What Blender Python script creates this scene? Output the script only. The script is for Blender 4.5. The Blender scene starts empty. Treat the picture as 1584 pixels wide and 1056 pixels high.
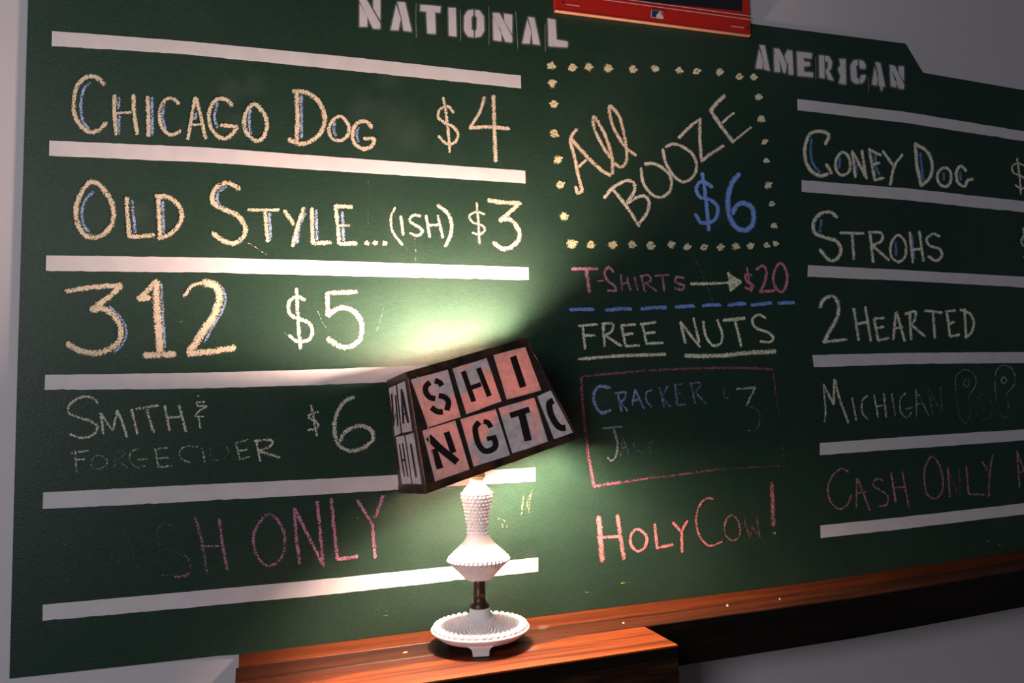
import bpy, bmesh, math, random
from mathutils import Vector, Matrix
random.seed(7)
SC = bpy.context.scene
COL = SC.collection

# ------------------------------------------------------------------ camera
F, WALLD, CZ = 1208.0, 1.38, 1.55          # focal length in px of a 1584 wide frame, wall distance, eye height
def _rot(a, b, c):
    Ry = Matrix(((math.cos(a), 0, math.sin(a)), (0, 1, 0), (-math.sin(a), 0, math.cos(a))))
    Rx = Matrix(((1, 0, 0), (0, math.cos(b), -math.sin(b)), (0, math.sin(b), math.cos(b))))
    Rz = Matrix(((math.cos(c), -math.sin(c), 0), (math.sin(c), math.cos(c), 0), (0, 0, 1)))
    return Rz @ Rx @ Ry
M = _rot(-.3303, -.0765, -.0304)
CAMLOC = Vector((0, -WALLD, CZ))
def w2(v): return Vector((v[0], v[2], -v[1]))
camd = bpy.data.cameras.new('camera'); cam = bpy.data.objects.new('camera', camd); COL.objects.link(cam)
camd.sensor_width = 36; camd.lens = F / 1584 * 36; camd.clip_start = .01
r_, u_, b_ = w2(M[0]), -w2(M[1]), -w2(M[2])
cam.matrix_world = Matrix(((r_.x, u_.x, b_.x, CAMLOC.x), (r_.y, u_.y, b_.y, CAMLOC.y), (r_.z, u_.z, b_.z, CAMLOC.z), (0, 0, 0, 1)))
SC.camera = cam
MT = M.transposed()
def ray(px, py): return w2(MT @ Vector(((px - 792) / F, (py - 528) / F, 1)))
def onY(px, py, Y=0.0):
    d = ray(px, py); return CAMLOC + d * ((Y + WALLD) / d.y)
def onZ(px, py, Z):
    d = ray(px, py); return CAMLOC + d * ((Z - CZ) / d.z)
def onP(px, py, p0, n):
    d = ray(px, py); return CAMLOC + d * ((p0 - CAMLOC).dot(n) / d.dot(n))

# ------------------------------------------------------------------ world, lights, exposure
SC.view_settings.view_transform = 'Standard'; SC.view_settings.look = 'None'
SC.view_settings.gamma = 1; SC.view_settings.use_curve_mapping = False
SC.view_settings.exposure = 0.0
wd = bpy.data.worlds.new('world'); SC.world = wd; wd.use_nodes = True
wd.node_tree.nodes['Background'].inputs[0].default_value = (.72, .80, 1.0, 1)
wd.node_tree.nodes['Background'].inputs[1].default_value = .054
def area(name, loc, target, size, power, col, sy=None):
    l = bpy.data.lights.new(name, 'AREA'); l.energy = power; l.color = col; l.size = size
    if sy: l.shape = 'RECTANGLE'; l.size_y = sy
    o = bpy.data.objects.new(name, l); COL.objects.link(o); o.location = loc
    o.rotation_euler = (Vector(target) - Vector(loc)).to_track_quat('-Z', 'Y').to_euler(); return o
area('window_light', (-1.9, -2.8, 2.3), (.3, 0, 1.7), 1.0, 41, (.97, .96, 1.0), 1.3)
BULB_STRENGTH = 1800
BULB_COL = (1.0, .69, .53, 1)

# ------------------------------------------------------------------ materials
def mat(name):
    m = bpy.data.materials.new(name); m.use_nodes = True
    return m, m.node_tree.nodes, m.node_tree.links, m.node_tree.nodes['Principled BSDF']
def pmat(name, col, rough=.6, metal=0, spec=.5, coat=0):
    m, n, l, p = mat(name)
    p.inputs['Base Color'].default_value = (*col, 1); p.inputs['Roughness'].default_value = rough
    p.inputs['Metallic'].default_value = metal; p.inputs['Specular IOR Level'].default_value = spec
    p.inputs['Coat Weight'].default_value = coat
    return m
def mth(n, l, op, a, b=None, clamp=False):
    x = n.new('ShaderNodeMath'); x.operation = op; x.use_clamp = clamp
    for i, v in enumerate((a, b)):
        if v is None: continue
        if isinstance(v, (int, float)): x.inputs[i].default_value = v
        else: l.new(v, x.inputs[i])
    return x.outputs[0]
def noise(n, l, scale, detail=2, vec=None, stretch=None, rough=.5, worn=False):
    t = n.new('ShaderNodeTexNoise'); t.inputs['Scale'].default_value = scale
    t.inputs['Detail'].default_value = detail; t.inputs['Roughness'].default_value = rough
    if vec is None:
        vec = n.new('ShaderNodeTexCoord').outputs['Object']
    if stretch:
        mp = n.new('ShaderNodeMapping'); mp.inputs['Scale'].default_value = stretch
        l.new(vec, mp.inputs[0]); vec = mp.outputs[0]
    l.new(vec, t.inputs['Vector']); return t.outputs['Fac']
def ramp(n, l, fac, stops):
    r = n.new('ShaderNodeValToRGB'); e = r.color_ramp.elements
    while len(e) < len(stops): e.new(.5)
    for i, (p, c) in enumerate(stops):
        e[i].position = p; e[i].color = (*c, 1)
    l.new(fac, r.inputs[0]); return r.outputs[0]
def bump(n, l, p, h, strength, dist):
    b = n.new('ShaderNodeBump'); b.inputs['Strength'].default_value = strength; b.inputs['Distance'].default_value = dist
    l.new(h, b.inputs['Height']); l.new(b.outputs[0], p.inputs['Normal'])
def mix(n, l, fac, a, b):
    x = n.new('ShaderNodeMix'); x.data_type = 'RGBA'
    for s, v in ((0, fac), (6, a), (7, b)):
        if isinstance(v, (int, float)): x.inputs[s].default_value = v
        elif isinstance(v, tuple): x.inputs[s].default_value = (*v, 1)
        else: l.new(v, x.inputs[s])
    return x.outputs[2]

# wall paint
WALLC = (.60, .565, .60)
m_wall, n, l, p = mat('wall_paint')
l.new(ramp(n, l, noise(n, l, 2.2, 4), [(.3, tuple(c * .95 for c in WALLC)), (.7, WALLC)]), p.inputs['Base Color'])
p.inputs['Roughness'].default_value = .6
bump(n, l, p, noise(n, l, 260, 2), .12, .002)
# stripe paint
m_stripe, n, l, p = mat('stripe_paint')
l.new(ramp(n, l, noise(n, l, 30, 4), [(.35, (.62, .585, .61)), (.65, (.67, .635, .66))]), p.inputs['Base Color'])
p.inputs['Roughness'].default_value = .55; p.inputs['Specular IOR Level'].default_value = .3
bump(n, l, p, noise(n, l, 300, 2), .08, .002)
# chalkboard paint
m_board, n, l, p = mat('chalkboard_paint')
big = noise(n, l, 3.2, 5, rough=.6)
fine = noise(n, l, 170, 3, stretch=(1, 1, 2.2))
base = ramp(n, l, fine, [(.3, (.012, .033, .021)), (.7, (.018, .045, .029))])
dust = mth(n, l, 'MULTIPLY', ramp(n, l, big, [(.47, (0, 0, 0)), (.75, (1, 1, 1))]), .035)
base2 = mix(n, l, dust, base, (.30, .31, .27))
speck = ramp(n, l, noise(n, l, 75, 1), [(.765, (0, 0, 0)), (.79, (1, 1, 1))])
base3 = mix(n, l, mth(n, l, 'MULTIPLY', speck, .45), base2, (.012, .02, .016))
l.new(base3, p.inputs['Base Color']); p.inputs['Roughness'].default_value = .40
p.inputs['Specular IOR Level'].default_value = .33
bump(n, l, p, noise(n, l, 220, 3, stretch=(1, 1, 3)), .22, .0018)
# chalk
_ck = {}
def chalk(col, d, smooth=False):
    k = (col, d, smooth)
    if k in _ck: return _ck[k]
    m, n, l, p = mat('chalk'); n.remove(p); out = n['Material Output']
    df = n.new('ShaderNodeBsdfDiffuse'); df.inputs[0].default_value = (*col, 1)
    tr = n.new('ShaderNodeBsdfTransparent'); mx = n.new('ShaderNodeMixShader')
    at = n.new('ShaderNodeAttribute'); at.attribute_name = 'e'; e = at.outputs['Fac']
    if smooth:                                   # sprayed or smudged: soft falloff with a fine grain
        f = noise(n, l, 900, 2)
        fo = mth(n, l, 'POWER', mth(n, l, 'SUBTRACT', 1.0, e, True), 1.6)
        a = mth(n, l, 'MULTIPLY', fo, mth(n, l, 'MULTIPLY', f, 2 * d), True)
    else:
        f = mth(n, l, 'ADD', mth(n, l, 'MULTIPLY', noise(n, l, 430, 3, rough=.6), .8), mth(n, l, 'MULTIPLY', noise(n, l, 90, 2), .2))
        e2 = mth(n, l, 'MULTIPLY', mth(n, l, 'POWER', e, 2.4), .24)
        thr = mth(n, l, 'ADD', e2, .355 + (1 - d) * .24)
        a = mth(n, l, 'MULTIPLY', mth(n, l, 'SUBTRACT', f, thr), 13, True)
        a = mth(n, l, 'MULTIPLY', a, min(1, .62 + .4 * d))
    l.new(a, mx.inputs[0]); l.new(tr.outputs[0], mx.inputs[1]); l.new(df.outputs[0], mx.inputs[2]); l.new(mx.outputs[0], out.inputs[0])
    _ck[k] = m; return m
CREAM = (.74, .62, .46); CREAM2 = (.74, .70, .56); GREY = (.96, .92, .70)
PINK = (.64, .27, .40); DPINK = (.60, .17, .26); SALMON = (.80, .27, .27)
BLUE = (.25, .42, .95); SHB = (.38, .50, .80); VIOLET = (.38, .42, .80); YEL = (.75, .62, .12)
# wood
def wood(name, dark, mid, light, gs=1.0, seed=0.0, contrast=(.40, .50, .61), rough=.5, worn=False):
    m, n, l, p = mat(name)
    tc = n.new('ShaderNodeTexCoord').outputs['Object']
    mp = n.new('ShaderNodeMapping'); mp.inputs['Location'].default_value = (seed, seed * 1.7, seed * .6); l.new(tc, mp.inputs[0])
    v = mp.outputs[0]
    wob = noise(n, l, 3, 2, v, (1, 3, 3))
    off = n.new('ShaderNodeVectorMath'); off.operation = 'ADD'
    cx = n.new('ShaderNodeCombineXYZ'); l.new(mth(n, l, 'MULTIPLY', wob, .05), cx.inputs[1]); l.new(v, off.inputs[0]); l.new(cx.outputs[0], off.inputs[1])
    g = noise(n, l, 26 * gs, 5, off.outputs[0], (.07, 5, 5), .62)
    g2 = noise(n, l, 9 * gs, 3, off.outputs[0], (.12, 2.4, 2.4), .5)
    f = mth(n, l, 'ADD', mth(n, l, 'MULTIPLY', g, .6), mth(n, l, 'MULTIPLY', g2, .4))
    c = ramp(n, l, f, [(contrast[0], dark), (contrast[1], mid), (contrast[2], light)])
    if worn:                         # old dark finish left along the back edge, worn to bare orange wood in front
        sx = n.new('ShaderNodeSeparateXYZ'); l.new(tc, sx.inputs[0])
        edge = mth(n, l, 'ADD', mth(n, l, 'MULTIPLY', sx.outputs[0], -.085), mth(n, l, 'ADD', sx.outputs[1], .187))
        streak = noise(n, l, 7, 4, v, (1.0, 9, 9), .6)
        k_ = mth(n, l, 'MULTIPLY', mth(n, l, 'ADD', edge, mth(n, l, 'MULTIPLY', mth(n, l, 'SUBTRACT', streak, .5), .055)), 160, True)
        c = mix(n, l, mth(n, l, 'MULTIPLY', k_, .8), c, (.030, .008, .004))
    l.new(c, p.inputs['Base Color']); p.inputs['Roughness'].default_value = rough
    p.inputs['Specular IOR Level'].default_value = .22
    bump(n, l, p, g, .35, .0012)
    return m
m_wood_back = wood('stained_wood_back_strip', (.030, .006, .0012), (.065, .0135, .0022), (.11, .024, .004), 1.5, .3, (.36, .5, .64))
m_wood_mid = wood('dark_stained_wood', (.009, .003, .0015), (.028, .0075, .0025), (.070, .017, .0045), 1.2, 4.1, (.38, .50, .64))
m_wood_ledge = wood('orange_oak', (.045, .009, .002), (.125, .027, .005), (.18, .042, .008), 1.25, 8.7, (.41, .485, .57), worn=True)
m_edge_w = wood('near_black_wood_edge', (.004, .0025, .002), (.007, .004, .003), (.014, .006, .004), 1.0, 6.2)  # near-black wood for the front edges, far darker than the tops
m_wood_face = wood('brown_wood_face', (.010, .005, .003), (.026, .010, .005), (.055, .019, .008), 1.0, 2.2)

# ------------------------------------------------------------------ helpers
def link(name, me, m, parent=None):
    o = bpy.data.objects.new(name, me); COL.objects.link(o)
    if m is not None: me.materials.append(m)
    if parent is not None: o.parent = parent
    return o
def from_bm(name, bm, m, parent=None, smooth=False):
    bmesh.ops.recalc_face_normals(bm, faces=bm.faces)
    me = bpy.data.meshes.new(name); bm.to_mesh(me); bm.free()
    if smooth: me.shade_smooth()
    return link(name, me, m, parent)
def tag(o, label=None, cat=None, group=None, kind=None):
    for k, v in (('label', label), ('category', cat), ('group', group), ('kind', kind)):
        if v: o[k] = v
    return o
def empty(name, loc=(0, 0, 0)):
    o = bpy.data.objects.new(name, None); COL.objects.link(o); o.location = loc; o.empty_display_size = .05; return o
def setpar(o, par):     # parts are modelled in world coordinates: keep them there under their thing
    o.parent = par; o.matrix_parent_inverse = Matrix.Translation(par.location).inverted(); return o
def rail_mesh(xs, prof, bow):
    bm = bmesh.new(); rings = []
    for x in xs:
        rings.append([bm.verts.new((x, y, z + bow(x))) for y, z in prof])
    k = len(prof)
    for a, b in zip(rings, rings[1:]):
        for i in range(k): bm.faces.new((a[i], a[(i + 1) % k], b[(i + 1) % k], b[i]))
    bm.faces.new(rings[0]); bm.faces.new(rings[-1][::-1]); return bm
def box_bm(x0, x1, y0, y1, z0, z1, bev=0):
    bm = bmesh.new(); bmesh.ops.create_cube(bm, size=1)
    for v in bm.verts: v.co = Vector(((x0 + x1) / 2 + v.co.x * (x1 - x0), (y0 + y1) / 2 + v.co.y * (y1 - y0), (z0 + z1) / 2 + v.co.z * (z1 - z0)))
    if bev: bmesh.ops.bevel(bm, geom=bm.edges[:], offset=bev, segments=2, affect='EDGES')
    return bm
def lathe(prof, seg, c, bm=None):
    bm = bm or bmesh.new(); rings = []
    for r, z in prof:
        if r < 1e-5: rings.append([bm.verts.new((c[0], c[1], z))])
        else: rings.append([bm.verts.new((c[0] + r * math.cos(2 * math.pi * i / seg), c[1] + r * math.sin(2 * math.pi * i / seg), z)) for i in range(seg)])
    for a, b in zip(rings, rings[1:]):
        for i in range(seg):
            j = (i + 1) % seg
            if len(a) == 1 and len(b) == 1: continue
            if len(a) == 1: bm.faces.new((a[0], b[i], b[j]))
            elif len(b) == 1: bm.faces.new((a[i], a[j], b[0]))
            else: bm.faces.new((a[i], a[j], b[j], b[i]))
    return bm
def catmull(P, step=3.0):
    if len(P) < 3: 
        a, b = P[0], P[-1]; d = math.dist(a, b); k = max(1, int(d / step))
        return [(a[0] + (b[0] - a[0]) * i / k, a[1] + (b[1] - a[1]) * i / k) for i in range(k + 1)]
    closed = P[0] == P[-1]; out = []
    for i in range(len(P) - 1):
        p1, p2 = P[i], P[i + 1]
        p0 = P[i - 1] if i > 0 else (P[-2] if closed else (2 * p1[0] - p2[0], 2 * p1[1] - p2[1]))
        p3 = P[i + 2] if i + 2 < len(P) else (P[1] if closed else (2 * p2[0] - p1[0], 2 * p2[1] - p1[1]))
        k = max(1, int(math.dist(p1, p2) / step))
        for j in range(k):
            t = j / k; t2, t3 = t * t, t * t * t
            out.append(tuple(.5 * (2 * p1[q] + (p2[q] - p0[q]) * t + (2 * p0[q] - 5 * p1[q] + 4 * p2[q] - p3[q]) * t2 + (3 * p1[q] - p0[q] - 3 * p2[q] + p3[q]) * t3) for q in (0, 1)))
    out.append(P[-1]); return out
class Ribbons:                      # flat strokes on a surface: chalk, paint, ink
    def __init__(s): s.v = []; s.f = []; s.e = []; s.m = []; s.mi = 0
    def stroke(s, pts, w, mapf, cap=True, flat=False):
        """pts and w in photo pixels on that surface, mapf(px,py,layer)->3D"""
        C = catmull(pts); k = len(C); closed = pts[0] == pts[-1] and len(pts) > 3
        T = []
        for i in range(k):
            a = C[max(0, i - 1)]; b = C[min(k - 1, i + 1)]
            if closed and i in (0, k - 1): a, b = C[-2], C[1]
            d = math.dist(a, b) or 1; T.append(((b[0] - a[0]) / d, (b[1] - a[1]) / d))
        rows = []
        L = []
        if cap and not closed:
            t = T[0]; L.append(((C[0][0] - t[0] * w * .45, C[0][1] - t[1] * w * .45), t, .5, 1.0))
        for c, t in zip(C, T): L.append((c, t, 1.0, 0.0))
        if cap and not closed:
            t = T[-1]; L.append(((C[-1][0] + t[0] * w * .45, C[-1][1] + t[1] * w * .45), t, .5, 1.0))
        jj = 0 if flat else .06
        for c, t, sc, e0 in L:
            hw = w * .5 * sc * (1 + random.uniform(-jj, jj)) * (1 if flat else 1.22)
            row = []
            for q in (-1, -.5, 0, .5, 1):
                x = c[0] - t[1] * hw * q; y = c[1] + t[0] * hw * q
                row.append(len(s.v)); s.v.append(mapf(x, y)); s.e.append(max(abs(q), e0))
            rows.append(row)
        for a, b in zip(rows, rows[1:]):
            for i in range(4): s.f.append((a[i], a[i + 1], b[i + 1], b[i]))
        s.m += [s.mi] * (len(s.f) - len(s.m))
    def disc(s, c, r, mapf, k=12, jit=.18, e1=1.0):
        i0 = len(s.v); s.v.append(mapf(*c)); s.e.append(0)
        for rr, e in ((.55, .35), (1.15, e1)):
            for i in range(k):
                a = 2 * math.pi * i / k; q = r * rr * (1 + random.uniform(-jit, jit))
                s.v.append(mapf(c[0] + q * math.cos(a), c[1] + q * math.sin(a))); s.e.append(e)
        for i in range(k):
            j = (i + 1) % k; s.f.append((i0, i0 + 1 + i, i0 + 1 + j))
            s.f.append((i0 + 1 + i, i0 + 1 + k + i, i0 + 1 + k + j, i0 + 1 + j))
        s.m += [s.mi] * (len(s.f) - len(s.m))
    def poly(s, pts, mapf):
        i0 = len(s.v)
        for q in pts: s.v.append(mapf(*q)); s.e.append(0)
        s.f.append(tuple(range(i0, i0 + len(pts)))); s.m += [s.mi] * (len(s.f) - len(s.m))
    def build(s, name, m, parent):
        me = bpy.data.meshes.new(name); me.from_pydata([tuple(v) for v in s.v], [], s.f)
        a = me.attributes.new('e', 'FLOAT', 'POINT')
        for i, e in enumerate(s.e): a.data[i].value = e
        me.update()
        if isinstance(m, list):
            o = link(name, me, None)
            for q in m: me.materials.append(q)
            for i, q in enumerate(s.m): me.polygons[i].material_index = q
        else: o = link(name, me, m)
        return setpar(o, parent) if parent else o
def clusters(items, tol):           # items: (outline points, half width); groups touching ones into letters
    S_ = []
    for pts, hw in items:
        q = []
        for a, b in zip(pts, pts[1:] or pts):
            k = max(1, int(math.dist(a, b) / 2)); q += [(a[0] + (b[0] - a[0]) * i / k, a[1] + (b[1] - a[1]) * i / k) for i in range(k + 1)]
        S_.append(q)
    par = list(range(len(items)))
    def find(i):
        while par[i] != i: i = par[i]
        return i
    for i in range(len(items)):
        for j in range(i):
            lim = (items[i][1] + items[j][1]) * tol[0] + tol[1]
            if find(i) != find(j) and min(math.dist(a, b) for a in S_[i] for b in S_[j]) < lim: par[find(i)] = find(j)
    out = {}
    for i in range(len(items)): out.setdefault(find(i), []).append(i)
    return list(out.values())
def word(name, label, pt):
    o = empty(name, tuple(bmap(.0005)(*pt) - Vector(board.location))); o.parent = board; o['label'] = label; return o
def under(o, w):                    # geometry stays in world coordinates
    o.parent = w; o.matrix_parent_inverse = Matrix.Translation(-(Vector(board.location) + Vector(w.location))); return o
def P(txt, o=(0, 0), s=1.0):
    return [[(o[0] + float(c.split(',')[0]) / s, o[1] + float(c.split(',')[1]) / s) for c in st.split()] for st in txt.split(';') if st.strip()]

# ------------------------------------------------------------------ setting
ZR = 1.1538                         # height of the wooden rail's top
def bow(x):                         # the long rail and board are not perfectly straight: they rise a touch at the far right
    if x < 1.1: return 0
    return .0048 * ((x - 1.1) / .25) if x < 1.35 else .0048 + .023 * (x - 1.35)
wall = from_bm('wall_back', box_bm(-3.2, 4.2, 0, .12, 0, 3.2), m_wall); tag(wall, kind='structure')
m_floor = wood('floor_boards', (.04, .02, .01), (.09, .05, .03), (.14, .08, .05), .5, 1.1)
fl = from_bm('floor', box_bm(-3.2, 4.2, -4.5, 0, -.1, 0), m_floor); tag(fl, kind='structure')

# ------------------------------------------------------------------ chalkboard painted on the wall
board = empty('chalkboard', (.9, 0, 1.7))
tag(board, 'long dark green chalkboard menu with pale stripes and chalk prices, filling the wall', 'chalkboard')
BY = -.002
_lay = [0]
def bmap(lift):
    def f(x, y):
        q = onY(x, y, BY); return Vector((q.x, BY - lift, q.z))
    return f
def lay(base=.0004):
    _lay[0] += 1; return base + (_lay[0] % 14) * .00002
pts = [onY(15, 1048.7), onY(198, 1029), onY(340, 1013.2), Vector((-.012, 0, ZR + .0012))]
outline = [(q.x, q.z) for q in pts]
outline += [(x, ZR + .0012 + bow(x)) for x in (.08, .5, 1.1, 1.35, 1.8, 2.7)]
outline += [(2.7, 2.285)]
for q in ((1584, 140), (1427, 113), (1400, 68), (1166, 38)):
    w = onY(*q); outline.append((w.x, w.z))
outline += [(-.3255, 2.352), (-.3255, 2.2), (-.331, 1.6)]
bm = bmesh.new()
vs = [bm.verts.new((x, BY, z)) for x, z in outline]
vb = [bm.verts.new((x, .001, z)) for x, z in outline]
bm.faces.new(vs); k = len(vs)
for i in range(k): bm.faces.new((vs[i], vs[(i + 1) % k], vb[(i + 1) % k], vb[i]))
setpar(from_bm('board_panel', bm, m_board), board)

# painted stripes: top and bottom edges as photographed
def stripe(top, bot, x0t, x0b, x1t, x1b):
    def yv(l, x):
        for (a, ya), (b, yb) in zip(l, l[1:]):
            if x <= b or (b, yb) == l[-1]: return ya + (yb - ya) * (x - a) / (b - a)
    k = int(abs(x1t - x0t) / 9); up = []; lo = []
    for i in range(k + 1):
        t = i / k; xt = x0t + (x1t - x0t) * t; xb = x0b + (x1b - x0b) * t
        jt, jb = random.gauss(0, .15), random.gauss(0, .22)
        if random.random() < .06: jb += random.uniform(-1.0, .4)
        up.append((xt, yv(top, xt) + jt)); lo.append((xb, yv(bot, xb) + jb))
    f0, f1 = bmap(.0003), bmap(-.0005)
    v = [f0(*q) for q in up] + [f0(*q) for q in lo] + [f1(*q) for q in up] + [f1(*q) for q in lo]
    n_ = k + 1; fs = []
    for i in range(k):
        fs += [(i, i + 1, n_ + i + 1, n_ + i), (i, 2 * n_ + i, 2 * n_ + i + 1, i + 1), (n_ + i, n_ + i + 1, 3 * n_ + i + 1, 3 * n_ + i)]
    fs += [(0, n_, 3 * n_, 2 * n_), (k, 2 * n_ + k, 3 * n_ + k, n_ + k)]
    me = bpy.data.meshes.new('painted_stripe'); me.from_pydata([tuple(q) for q in v], [], fs)
    return setpar(link('painted_stripe', me, m_stripe), board)
stripe([(80, 48), (284, 63.3), (530, 87), (806, 117)], [(80, 71), (284, 83.5), (530, 108), (806, 136.5)], 80.5, 80, 805.5, 806)
stripe([(76, 217.5), (320, 228), (486, 240.5), (812.5, 264)], [(76, 241), (320, 251), (486, 262.5), (813, 283.5)], 76.5, 76, 812.5, 813)
stripe([(71, 395), (310, 398), (486, 402.5), (817.5, 413.5)], [(71, 419), (310, 421), (486, 425.5), (818, 433)], 71.5, 71, 817.5, 818)
stripe([(70, 579.5), (290, 576.8), (486, 571.5), (700, 563)], [(69, 603), (290, 601), (486, 595.5), (700, 587)], 70, 69, 700, 700)
stripe([(67, 761.5), (250, 752), (486, 741), (828, 723)], [(66, 787), (250, 778), (486, 765), (828, 744)], 67, 66, 828, 828)
stripe([(66, 935), (220, 921.2), (486, 897), (832.4, 862)], [(66, 959.8), (220, 946), (486, 921.5), (832.4, 883.6)], 66, 66, 832.4, 832.4)
E1 = 1640
def ext(a, b): return b[1] + (b[1] - a[1]) / (b[0] - a[0]) * (E1 - b[0])
for tp, bt, x0, x1 in (
    ([(1233.5, 153), (1400, 173), (1584, 203)], [(1233.5, 170.5), (1400, 190), (1584, 218.5)], 1233.5, 1233.5),
    ([(1240, 278.5), (1400, 291), (1584, 311)], [(1240, 296.5), (1400, 309.5), (1584, 328.5)], 1240, 1240),
    ([(1250, 410), (1400, 417.5), (1584, 428)], [(1249, 428), (1400, 434), (1584, 444.5)], 1250, 1249),
    ([(1256.5, 549), (1400, 545.5), (1584, 544.3)], [(1259, 568), (1400, 563), (1584, 561)], 1256.5, 1259),
    ([(1268, 685), (1400, 675.5), (1584, 664)], [(1268, 703.5), (1400, 694), (1584, 681)], 1268, 1268),
    ([(1269, 812.5), (1400, 799), (1584, 778)], [(1269.5, 832), (1400, 817.5), (1584, 795)], 1269, 1269.5)):
    tp.append((E1, ext(tp[-2], tp[-1]))); bt.append((E1, ext(bt[-2], bt[-1])))
    stripe(tp, bt, x0, x1, E1, E1)

# stencilled titles
def stencil(label, o, letters, lines):
    f = bmap(.0006); fh = bmap(.0003); items = []
    for q in letters:
        for pl in P(q, o, 4.0): items.append((pl + pl[:1], 0))
    wd_ = word('stencil_title', label, items[0][0][0]); spray = chalk((.55, .53, .55), .55, True)
    for cl in clusters(items, (0, 2.1)):
        R = Ribbons()
        for i in cl:
            pl = items[i][0][:-1]; R.mi = 0; R.poly(pl, f); R.mi = 1
            for a, b in zip(pl, pl[1:] + pl[:1]): R.stroke([a, b], 5.5, fh)
        under(R.build('stencil_letter', [m_stripe, spray], None), wd_)
    for pl in P(lines, o, 4.0):
        R = Ribbons(); R.stroke(pl, 1.6, fh); under(R.build('overspray_line', spray, None), wd_)
stencil('pale spray-stencilled title reading NATIONAL', (540, 0), [
    '65,20 112,105 112,165 65,165', '65,-14 100,-14 192,145 192,178 150,178 65,8', '150,-14 192,-14 192,125 150,52',
    '292,30 320,120 312,150 305,187 258,185', '299,12 345,15 386,195 338,190 325,115',
    '442,30 565,40 563,78 530,76 535,210 485,206 478,72 440,68', '615,48 658,50 663,225 618,220',
    '767,60 735,65 713,100 712,190 735,225 769,232 769,190 757,180 755,110 767,95', '779,62 805,65 832,100 835,190 815,225 780,232 780,195 790,180 792,110 779,95',
    '890,105 940,190 942,255 893,248', '890,80 930,82 1008,225 1008,262 968,258 890,98', '960,85 1008,92 1008,212 960,130',
    '1103,125 1126,200 1116,270 1072,268', '1107,106 1145,110 1180,278 1137,272 1130,200',
    '1230,115 1275,122 1282,245 1352,258 1350,293 1235,285'],
    '415,20 413,120 416,235;688,60 690,160 690,255;864,40 866,160 866,280;1030,70 1038,200 1044,300;1212,150 1213,240 1214,320')
stencil('grey spray-stencilled title reading AMERICAN', (1100, 30), [
    '297,185 320,255 316,305 275,303', '300,160 330,162 362,318 326,308 322,250',
    '388,206 402,222 424,275 426,325 392,325', '388,180 420,184 446,232 468,284 459,332 447,330 430,276 388,197', '454,228 472,190 500,195 508,342 480,340 476,266 470,276',
    '530,200 622,210 620,243 570,238 575,262 610,265 610,288 572,293 575,325 630,330 628,357 535,348',
    '668,222 699,225 701,365 670,360', '704,226 728,230 748,262 742,305 728,318 757,378 725,372 705,320 722,298 722,264 704,256',
    '792,245 830,245 833,403 790,395 800,350 785,310 800,280',
    '906,250 880,255 862,285 866,375 885,395 913,400 913,370 900,360 895,290 906,283', '914,250 940,258 955,280 955,305 925,305 914,283', '918,370 928,345 955,345 950,375 935,395 918,398',
    '1012,295 1030,365 1025,410 995,403', '1016,265 1045,270 1075,418 1060,414 1058,442 1050,440 1046,414 1036,410 1034,340',
    '1105,302 1145,372 1145,420 1112,415', '1105,282 1135,290 1192,400 1192,430 1160,428 1105,297', '1160,290 1190,292 1192,382 1160,330'],
    '646,230 648,300 646,370;972,360 975,410 972,450')

# chalk writing. each entry: label, colour, default density, default width(px), origin, scale, strokes;  "w=.. d=.. |" prefixes a group
def writing(label, col, d, w, o, s, *groups, shade=None, shcol=SHB, name='chalk_lettering'):
    items = []
    for g in groups:
        gw, gd = w, d
        if '|' in g:
            pre, g = g.split('|')
            for t in pre.split():
                if t[0] == 'w': gw = float(t[2:])
                if t[0] == 'd': gd = float(t[2:])
        for pl in P(g, o, s): items.append((pl, gw, gd))
    wd_ = word(name.replace('_lettering', '_writing'), label, items[0][0][0])
    if shade:
        for pl in P(shade[1], o, s):
            R = Ribbons(); R.stroke(pl, shade[0], bmap(.00028)); under(R.build('chalk_shading', chalk(shcol, .70), None), wd_)
    part = {'chalk_lettering': 'chalk_letter', 'chalk_arrow': 'arrow_stroke', 'chalk_frame': 'frame_stroke', 'chalk_underline': 'underline_stroke'}[name]
    for cl in clusters([(a, b_ / 2) for a, b_, _ in items], (.72, .4)):
        R = Ribbons(); ds = sorted({items[i][2] for i in cl})
        for i in cl:
            pl, gw, gd = items[i]; R.mi = ds.index(gd)
            if len(pl) == 1: R.disc(pl[0], gw * .5, bmap(lay()))
            else: R.stroke(pl, gw, bmap(lay()))
        under(R.build(part, [chalk(col, q) for q in ds], None), wd_)
O1, O2 = (90, 100), (486, 100)
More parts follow.
